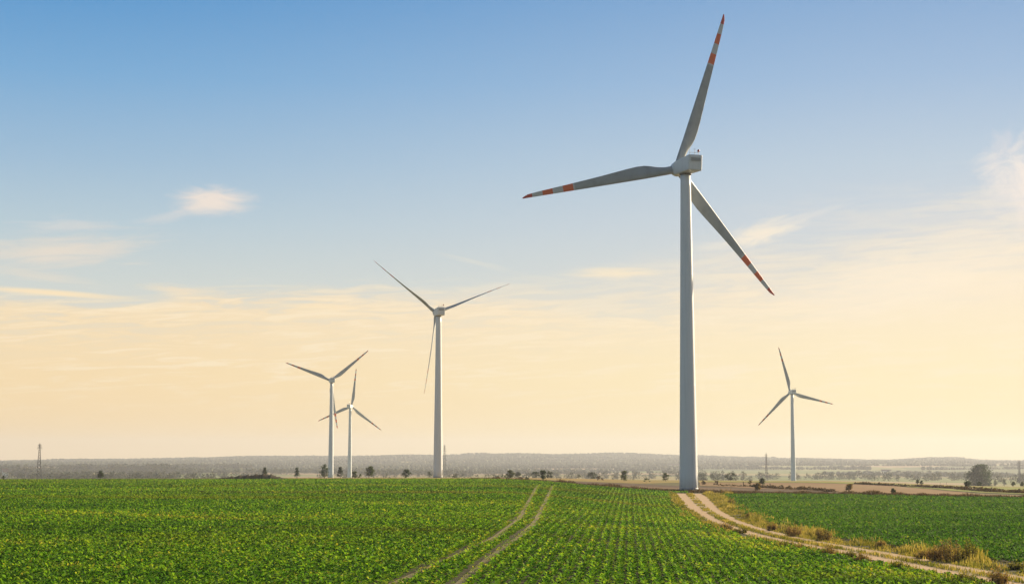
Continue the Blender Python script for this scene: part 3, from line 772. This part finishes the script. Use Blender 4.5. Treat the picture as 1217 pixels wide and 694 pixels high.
for (px, by, r, ty, w, sh, lk, lab) in BUSH:
    x, y = at(px, by) if by else atr(px, r)
    dist = math.hypot(x, y); z = gz(x, y)
    dty = (HZ - ty) / F * y
    h = max(0.8, dty - z)
    wide = w * 1.12 / F * dist
    n = 300 if sh == 'low' else 700
    plant('bush' if 'tree' not in lab.split(' in ')[0].split(' behind ')[0].split(' above ')[0] or 'bush' in lab.split(',')[0].split(' ')[0:4] else 'young_tree', 'bush' if 'bush' in lab or 'scrub' in lab else 'tree', lab, x, y, wide, h, sh, lk, n, group='bushes and young trees along the field crest')
# the big round tree at the right
x, y = atr(1164, 1250)
h = (HZ - 552.6) / F * y - gz(x, y)
plant('round_tree', 'tree', 'big dense round-crowned tree at the right, largest tree in view', x, y, 34.0 / F * 1250, h, 'round', 'dark', 4200, 1.1, h * 0.03)
x, y = atr(842, 1700)
for px, w, ty, lab in ((835, 14, 561.5, 'left one of two hazy round trees far behind, just right of the tallest tower'), (848, 16, 560.8, 'right one of two hazy round trees far behind, just right of the tallest tower')):
    x, y = atr(px, 1500); h = (HZ - ty) / F * y - gz(x, y)
    plant('hazy_tree', 'tree', lab, x, y, w / F * 1500, h, 'round', 'blue', 500, 1.0)
# dry shrubs along the dirt road
SHRUB = [
    (858.5, 587.5, 579.5, 9, 'brown', 'dark shrub on the verge just right of the tallest tower foot'),
    (869.0, 601.0, 589.0, 9, 'brown', 'brown shrub beside the bend, upper right of the road'),
    (866.0, 586.5, 579.0, 9, 'gold', 'pale dry shrub beside the dark shrub near the tower foot'),
    (892.0, 617.0, 607.5, 13, 'brown', 'brown shrub on the right verge half way down the road'),
    (918.0, 631.0, 619.5, 14, 'gold', 'straw-coloured shrub at the right verge above the wide golden clump'),
    (942.0, 637.5, 623.0, 30, 'gold', 'wide golden dry clump on the right verge'),
    (862.0, 630.0, 621.0, 22, 'brown', 'dark weedy clump on the left verge at the road bend'),
    (880.0, 634.0, 626.0, 20, 'green', 'green weedy clump on the left verge below the road bend'),
    (979.0, 643.0, 625.5, 22, 'brown', 'tall brown shrub on the right verge in mid road'),
    (985.0, 662.0, 645.5, 20, 'brown', 'brown shrub on the left verge facing the tall brown shrub'),
    (932.0, 652.0, 642.5, 26, 'green', 'dark green weed clump on the left verge below the golden clump'),
    (950.0, 655.0, 645.0, 16, 'brown', 'small dark clump between the green clump and the brown shrub on the left verge'),
    (1025.0, 671.0, 657.5, 22, 'brown', 'reddish dry shrub on the left verge near the lower field corner'),
    (1010.0, 664.0, 654.0, 14, 'green', 'small green shrub beside the reddish dry shrub'),
    (1047.5, 651.5, 641.0, 16, 'brown', 'low brown shrub on the right verge before the tall thicket'),
    (1098.0, 664.0, 651.0, 26, 'brown', 'dark low end of the thicket on the right verge'),
    (1128.0, 668.0, 638.0, 30, 'brown', 'tall twiggy shrub in the middle of the right verge thicket'),
    (1150.0, 668.5, 641.0, 28, 'green', 'tall greenish shrub at the right end of the verge thicket'),
    (1112.0, 667.0, 647.0, 22, 'gold', 'straw-coloured shrub in the thicket between dark end and tall twiggy shrub'),
    (1065.0, 679.0, 667.0, 22, 'green', 'green and brown shrub on the left verge near the bottom'),
    (1150.0, 694.0, 680.0, 26, 'green', 'weedy shrub on the left verge at the bottom edge'),
    (1187.0, 697.0, 673.0, 26, 'gold', 'golden dry shrub on the left verge nearest the camera'),
    (1208.0, 677.0, 668.0, 22, 'green', 'low green shrub on the right verge at the right edge'),
]
def shrub(px, by, ty, w, lk, lab):
    x, y = at(px, by); dist = math.hypot(x, y)
    h = (by - ty) / F * dist; wide = w / F * dist
    root = empty('dry_shrub', (x, y, gz(x, y) - 0.03), random.uniform(0, 6.28))
    tag(root, lab, 'shrub', 'dry shrubs and weed clumps along the dirt road')
    bm = bmesh.new(); tips = []
    ns = int(16 + wide * 10)
    for k in range(ns):
        a_ = random.uniform(0, 6.28); q = math.sqrt(random.random()) * wide * 0.32
        p0 = Vector((math.cos(a_) * q, math.sin(a_) * q, 0)); hh = h * random.uniform(0.5, 1.0) * (1 - 0.35 * (q / (wide * .32 + .01)) ** 2)
        p1 = p0 * random.uniform(1.2, 1.6) + Vector((random.uniform(-.1, .1), random.uniform(-.1, .1), hh))
        tube(bm, p0, p1, 0.014, 0.006, 4); tips.append((p0, p1))
        for j in range(2):
            s_ = random.uniform(.4, .85); pm = p0.lerp(p1, s_); tube(bm, pm, pm + Vector((random.uniform(-.2, .2), random.uniform(-.2, .2), hh * .2)), 0.008, 0.004, 4)
    mesh_bm('stems', bm, M_TWIG, root)
    n = int(700 + 380 * wide)
    i = rng.integers(0, ns, n); t = rng.uniform(0.12, 1.05, n)
    P0 = np.array([q[0] for q in tips])[i]; P1 = np.array([q[1] for q in tips])[i]
    P = P0 + (P1 - P0) * t[:, None] + rng.normal(0, 0.07, (n, 3)); P[:, 2] = np.maximum(P[:, 2], 0.03)
    tone = rng.normal(0.5, .2, ns)
    L = rng.uniform(0.07, 0.16, n)
    v, q, a = leaves(P, rng.uniform(0, 6.28, n), rng.uniform(-.3, 1.3, n), L, L * rng.uniform(.3, .6, n), np.clip(tone[i] + rng.normal(0, .15, n), 0, 1), .15)
    mesh_np('foliage', v, q, M_SHRUB[lk], root, {'rnd': a})
M_TWIG = plain('twig', (0.10, 0.065, 0.04), 0.9)
M_SHRUB = {'brown': leafy('dry_brown_leaf', [(0, (0.11, 0.09, 0.032)), (0.5, (0.25, 0.20, 0.075)), (1, (0.40, 0.31, 0.12))], 0.5, (1.3, 1.1, 0.6)),
           'gold': leafy('straw_leaf', [(0, (0.14, 0.10, 0.03)), (0.5, (0.30, 0.21, 0.08)), (1, (0.42, 0.32, 0.14))], 0.4, (1.2, 1.05, 0.6)),
           'green': leafy('weed_leaf', [(0, (0.06, 0.08, 0.018)), (0.5, (0.15, 0.155, 0.035)), (1, (0.28, 0.24, 0.07))], 0.5, (1.3, 1.2, 0.5))}
for a_ in SHRUB: shrub(*a_)

# ------------------------------------------------------------------ hedge lines, soil heap, posts
def hedge(name, cat, label, pts, h, wid, leafk, dens):
    P = np.array([at(*q) if q[1] > 100 and not isinstance(q, list) else atr(q[0], q[1]) for q in pts])
    d = np.concatenate([[0], np.cumsum(np.hypot(*np.diff(P, axis=0).T))]); n = int(d[-1] * dens)
    t = rng.uniform(0, d[-1], n); x, y = np.interp(t, d, P[:, 0]), np.interp(t, d, P[:, 1])
    x = x + rng.normal(0, wid / 3, n); y = y + rng.normal(0, wid / 3, n)
    hv = h * np.clip(0.7 + 0.6 * wav(x, y, 9, 2) + 0.3 * wav(x, y, 31, 5), 0.15, 1.5)
    z = ground(x, y) + rng.random(n) * hv
    v, q, a = leaves(np.stack([x, y, z], -1), rng.uniform(0, 6.28, n), rng.uniform(-.3, 1.2, n), rng.uniform(.5, .9, n), rng.uniform(.3, .6, n), rng.random(n))
    return tag(mesh_np(name, v, q, M_LEAF[leafk], attr={'rnd': a}), label, cat)
hedge('hedge', 'hedge', 'long dark hedge running between the stubble and the meadow at right', [(1015, 575.3), (1057, 577.3), (1090, 578.6), (1125, 580.6), (1142, 581.3)], 0.7, 1.6, 'brown', 22)
hedge('hedge', 'hedge', 'dark scrubby hedge at the right edge in front of the big round tree', [(1140, 581.6), (1160, 583.2), (1185, 585.0), (1225, 586.6)], 0.9, 2.5, 'brown', 22)
hedge('hedge', 'hedge', 'thin dark hedge line across the brown land behind the yellow-green bush', [(855, 577.4), (895, 578.4), (930, 581.2), (965, 582.5), (990, 584.3)], 0.5, 1.4, 'brown', 12)
def soil_heap():
    x0, y0 = atr(246, 520); x1, y1 = atr(346, 520)
    n = 60; X, Y, Z = [], [], []
    prof_t = [0, .18, .3, .42, .55, .66, .74, .85, 1]; prof_h = [0, .35, .55, .75, .85, 1.0, .9, .5, 0]
    V = []; k = 9
    for i in range(n):
        t = i / (n - 1); H = float(np.interp(t, prof_t, prof_h)) * 1.7 * (1 + 0.2 * math.sin(i * 1.7) * math.sin(i * .6))
        for j in range(k):
            s_ = j / (k - 1) * 2 - 1
            x, y = x0 + (x1 - x0) * t, y0 + (y1 - y0) * t + s_ * 3.0
            V.append((x, y, gz(x, y) - 0.05 + H * max(0, 1 - abs(s_) ** 1.5) + random.uniform(-.05, .08) * (abs(s_) < 1)))
    i = np.arange(n - 1)[:, None] * k + np.arange(k - 1)[None]
    q = np.stack([i, i + 1, i + k + 1, i + k], -1).reshape(-1, 4)
    tag(mesh_np('soil_heap', V, q, m_heap), 'long low dark soil heap along the field crest at left', 'soil heap')
m_heap = soil('dark_earth', (0.035, 0.03, 0.02), (0.06, 0.05, 0.025), 0.5)
soil_heap()
for px, by, ty, lab in ((883.5, 576.5, 573.0, 'thin dark post on the stubble left of the pale small bush'), (915.3, 579.0, 575.2, 'thin dark post on the stubble right of the small upright tree'),
                        (1117.5, 575.6, 572.8, 'left one of two thin posts on the meadow crest'), (1124.7, 575.8, 572.9, 'right one of two thin posts on the meadow crest')):
    x, y = at(px, by); h = (by - ty) / F * math.hypot(x, y) + 0.2
    bm = bmesh.new(); lathe(bm, [(0.13, -0.3), (0.12, h - 0.1), (0.07, h)], 8)
    for v in bm.verts: v.co += Vector((random.uniform(-.01, .01), 0, 0))
    o = mesh_bm('fence_post', bm, m_bark); o.location = (x, y, gz(x, y)); tag(o, lab, 'post', 'thin posts in the far fields')

# ------------------------------------------------------------------ power pylons
m_pyl = plain('galvanised_steel', (0.13, 0.12, 0.115), 0.6)
def pylon(px, r, ty, wbase, arms, lab):
    x, y = atr(px, r); z = gz(x, y); H = (HZ - ty) / F * y - z; wb = wbase / F * r / 2; wt = wb * 0.16; bar = 0.16 if px < 100 else 0.12
    root = empty('power_pylon', (x, y, z), 0.35); tag(root, lab, 'pylon', 'lattice pylons in the valley')
    w_at = lambda t: wb + (wt - wb) * min(1, t / 0.94)
    for sx in (-1, 1):
        for sy in (-1, 1):
            bm = bmesh.new()
            tube(bm, (sx * wb, sy * wb, -1), (sx * wt, sy * wt, H * 0.94), bar * 1.3, bar, 4); mesh_bm('leg', bm, m_pyl, root)
    bm = bmesh.new(); ts = [0, .13, .25, .36, .46, .55, .63, .70, .77, .83, .89, .94]
    for t0, t1 in zip(ts, ts[1:]):
        a, c = w_at(t0), w_at(t1)
        for s in (-1, 1):
            for (p, q) in (((-a, s * a), (c, s * c)), ((a, s * a), (-c, s * c)), ((s * a, -a), (s * c, c)), ((s * a, a), (s * c, -c))):
                tube(bm, (*p, H * t0), (*q, H * t1), bar * .6, bar * .6, 4)
    mesh_bm('bracing', bm, m_pyl, root)
    bm = bmesh.new(); tube(bm, (0, 0, H * .9), (0, 0, H), wt, 0.06, 4); mesh_bm('mast_tip', bm, m_pyl, root)
    for t, al in arms:
        bm = bmesh.new()
        for s in (-1, 1):
            tube(bm, (0, 0, H * t), (s * al, 0, H * t), bar, bar * .7, 4); tube(bm, (0, 0, H * (t + .04)), (s * al, 0, H * t), bar, bar * .7, 4)
            tube(bm, (s * al, 0, H * t), (s * al, 0, H * t - 1.2), 0.1, 0.1, 4)
        mesh_bm('crossarm', bm, m_pyl, root)
pylon(46.8, 1250, 526, 5.8, [(0.86, 1.6), (0.93, 1.2)], 'wide-legged lattice pylon alone at the far left')
pylon(528.3, 2200, 527.5, 4.2, [(0.80, 2.4), (0.87, 2.0), (0.94, 1.6)], 'lattice pylon close to the right side of the middle turbine tower')
pylon(910.6, 1900, 537, 3.0, [(0.82, 2.0), (0.9, 1.6)], 'slender lattice pylon left of the small distant turbine')
pylon(1211.0, 1800, 546.5, 3.2, [(0.80, 2.6), (0.88, 2.2), (0.95, 1.8)], 'lattice pylon at the right edge beyond the row of pointed bushes')

# ------------------------------------------------------------------ the far valley: woods and farm buildings
def forest(name, label, pts, size, mat_, detailed):
    x, y = pts; n = x.size; z = ground(x, y)
    if detailed:
        m = 34
        h = size * rng.uniform(0.6, 1.35, n); w = h * rng.uniform(0.6, 1.0, n)
        i = np.repeat(np.arange(n), m); k = i.size
        t = rng.random(k); a = rng.uniform(0, 6.28, k)
        rad = np.sqrt(np.clip(1 - (2 * t - 0.85) ** 2 / 1.4, 0.05, 1)) * np.sqrt(rng.uniform(.2, 1, k)) * w[i] / 2
        P = np.stack([x[i] + np.cos(a) * rad, y[i] + np.sin(a) * rad, z[i] + h[i] * (0.08 + 0.85 * t)], -1)
        L = 0.26 * h[i] * rng.uniform(.7, 1.4, k)
        tone = rng.normal(.5, .2, n)
        v, q, av = leaves(P, rng.uniform(0, 6.28, k), rng.uniform(-.5, 1.1, k), L, L * .8, np.clip(tone[i] + rng.normal(0, .12, k), 0, 1), .15)
    else:
        g = (1 + 5 ** .5) / 2
        ico = np.array([(-1, g, 0), (1, g, 0), (-1, -g, 0), (1, -g, 0), (0, -1, g), (0, 1, g), (0, -1, -g), (0, 1, -g), (g, 0, -1), (g, 0, 1), (-g, 0, -1), (-g, 0, 1)]) / 1.9
        fc = np.array([(0, 11, 5), (0, 5, 1), (0, 1, 7), (0, 7, 10), (0, 10, 11), (1, 5, 9), (5, 11, 4), (11, 10, 2), (10, 7, 6), (7, 1, 8), (3, 9, 4), (3, 4, 2), (3, 2, 6), (3, 6, 8), (3, 8, 9), (4, 9, 5), (2, 4, 11), (6, 2, 10), (8, 6, 7), (9, 8, 1)])
        h = size * rng.uniform(0.6, 1.3, n) * (1 + 0.35 * wav(x, y, 420, 1)); w = h * rng.uniform(0.8, 1.4, n)
        th = rng.uniform(0, 6.28, n)
        V = np.repeat(ico[None], n, 0) * rng.uniform(.75, 1.25, (n, 12, 1))
        X = V[..., 0] * np.cos(th)[:, None] - V[..., 1] * np.sin(th)[:, None]; Y = V[..., 0] * np.sin(th)[:, None] + V[..., 1] * np.cos(th)[:, None]
        v = np.stack([x[:, None] + X * w[:, None] * .5, y[:, None] + Y * w[:, None] * .5, z[:, None] + (V[..., 2] * .5 + .45) * h[:, None]], -1).reshape(-1, 3)
        q = (np.arange(n)[:, None, None] * 12 + fc[None]).reshape(-1, 3)
        av = np.repeat(np.clip(rng.normal(.45, .16, n) + 0.25 * wav(x, y, 500, 3), 0, 1), 12)
    tag(mesh_np(name, v, q, mat_, attr={'rnd': av}, smooth=not detailed), label, 'forest', kind='stuff')
def scatter(n, r0, r1, thr, L, k0, sq=3.0, amax=19.5):
    r = np.sqrt(rng.uniform(r0 ** 2, r1 ** 2, n)); a = np.radians(rng.uniform(-amax, amax, n))
    x, y = r * np.sin(a), r * np.cos(a)
    f = wav(x, y * sq, L, k0) + 0.6 * wav(x, y * sq, L * .37, k0 + 3)
    k = f > thr; return x[k], y[k]
FS = [(0, (0.035, 0.056, 0.026)), (0.6, (0.06, 0.08, 0.03)), (1, (0.11, 0.10, 0.032))]
m_forest = leafy('far_leaf', FS, 0.12, (1.3, 1.15, 0.5))
def belts(n, r0, r1, length, depth, gap):
    X, Y = [], []
    for _ in range(n):
        r = math.sqrt(rng.uniform(r0 ** 2, r1 ** 2)); a = math.radians(rng.uniform(-19, 19))
        L = rng.uniform(*length); D = rng.uniform(*depth); th = rng.normal(0, 0.25)
        m = int(L * D / gap ** 2)
        u = rng.uniform(-.5, .5, m) * L; v = rng.uniform(-.5, .5, m) * D * (1 - (2 * np.abs(u) / L) ** 3)
        X.append(r * math.sin(a) + u * math.cos(th) - v * math.sin(th)); Y.append(r * math.cos(a) + u * math.sin(th) + v * math.cos(th))
    return np.concatenate(X), np.concatenate(Y)
def belt_at(rows, gap=7):
    X, Y = [], []
    for p0, p1, r, D in rows:
        a0, a1 = math.atan((p0 - CX) / F), math.atan((p1 - CX) / F); m = int((a1 - a0) * r * D / gap ** 2)
        a = rng.uniform(a0, a1, m); q = r + rng.uniform(-.5, .5, m) * D
        X.append(q * np.sin(a)); Y.append(q * np.cos(a))
    return np.concatenate(X), np.concatenate(Y)
forest('valley_trees', 'hazy tree belts and copses in the nearer valley', belts(60, 1700, 3300, (30, 240), (8, 36), 9.0), 7.5, m_forest, True)
forest('valley_trees', 'blue-grey tree belts across the valley at the far left', belt_at([(-30, 28, 3300, 60), (30, 46, 3250, 40), (52, 71, 3400, 40), (74, 160, 3450, 60), (160, 205, 3300, 60), (185, 215, 3100, 40), (205, 300, 3900, 60), (20, 40, 2900, 30)]), 13.0, m_forest, True)
forest('forest', 'hazy woods and hedgerow trees across the far valley', belts(64, 3300, 6300, (200, 1300), (14, 80), 11), 7.5, m_forest, False)
forest('ridge_forest', 'continuous far forest covering the ridge on the skyline', scatter(42000, 6300, 7750, -0.08, 1500, 7, 2.0), 9.5, m_forest, False)
m_wall = plain('white_render', (0.72, 0.70, 0.66), 0.8); m_roof = plain('clay_roof', (0.20, 0.13, 0.10), 0.8); m_gl = plain('dark_pane', (0.03, 0.035, 0.04), 0.2)
def house(px, r, w, dpt, hw, hr, rz, lab, name='farmhouse', tall=False):
    x, y = atr(px, r); root = empty(name, (x, y, gz(x, y)), rz); tag(root, lab, 'building', 'pale buildings in the valley')
    bm = bmesh.new(); box(bm, -w / 2, w / 2, -dpt / 2, dpt / 2, -1, hw)
    for s in (-1, 1):
        a = [bm.verts.new(q) for q in ((s * w / 2, -dpt / 2, hw), (s * w / 2, dpt / 2, hw), (s * w / 2, 0, hw + hr))]; bm.faces.new(a)
    mesh_bm('wall', bm, m_wall, root)
    bm = bmesh.new(); e = .4
    for s in (-1, 1):
        lo, hi = Vector((0, s * (dpt / 2 + e), hw - e * hr / dpt * 2 + .05)), Vector((0, 0, hw + hr + .05))
        v = [Vector((sx * (w / 2 + e), q.y, q.z + dz)) for q in (lo, hi) for sx in (-1, 1) for dz in (0, .2)]
        vs = [bm.verts.new(q) for q in v]
        for f_ in ((0, 2, 6, 4), (1, 5, 7, 3), (0, 1, 3, 2), (4, 6, 7, 5), (0, 4, 5, 1), (2, 3, 7, 6)): bm.faces.new([vs[i] for i in f_])
    mesh_bm('roof', bm, m_roof, root)
    nw = max(2, int(w / 4))
    for i in range(nw):
        cx = -w / 2 + (i + .5) * w / nw
        bm = bmesh.new(); box(bm, cx - .6, cx + .6, -dpt / 2 - .06, -dpt / 2 - .01, hw * .35, hw * .7); mesh_bm('window', bm, m_gl, root)
house(6.6, 2500, 8, 8, 9, 5, 0.5, 'tall white gabled building among trees at the far left', 'gabled_house')
house(243, 4200, 26, 9, 5, 3, 0.1, 'long white farm building in the valley left of the soil heap bush')
house(801, 4600, 34, 9, 5, 3, 0.05, 'long pale farm building just left of the tallest tower, at the foot of the ridge')
house(1053, 3600, 20, 9, 5, 3, -0.2, 'white farm building in the haze beyond the tan stubble', 'farmhouse')
house(1080, 3300, 10, 8, 5, 4, 0.4, 'small white house beside yellow trees left of the big round tree')

# ------------------------------------------------------------------ air
m_haze = bpy.data.materials.new('air'); m_haze.use_nodes = True
hn = m_haze.node_tree.nodes; hn.remove(hn['Principled BSDF'])
pv = hn.new('ShaderNodeVolumePrincipled'); pv.inputs['Color'].default_value = (0.68, 0.72, 0.81, 1); pv.inputs['Density'].default_value = 1.1e-4
pv.inputs['Anisotropy'].default_value = 0.22; pv.inputs['Density Attribute'].default_value = ''
m_haze.node_tree.links.new(pv.outputs[0], hn['Material Output'].inputs['Volume'])
bm = bmesh.new(); box(bm, -9900, 9900, -9900, 9900, -75, 115)
hz = mesh_bm('haze', bm, m_haze); tag(hz, kind='stuff')
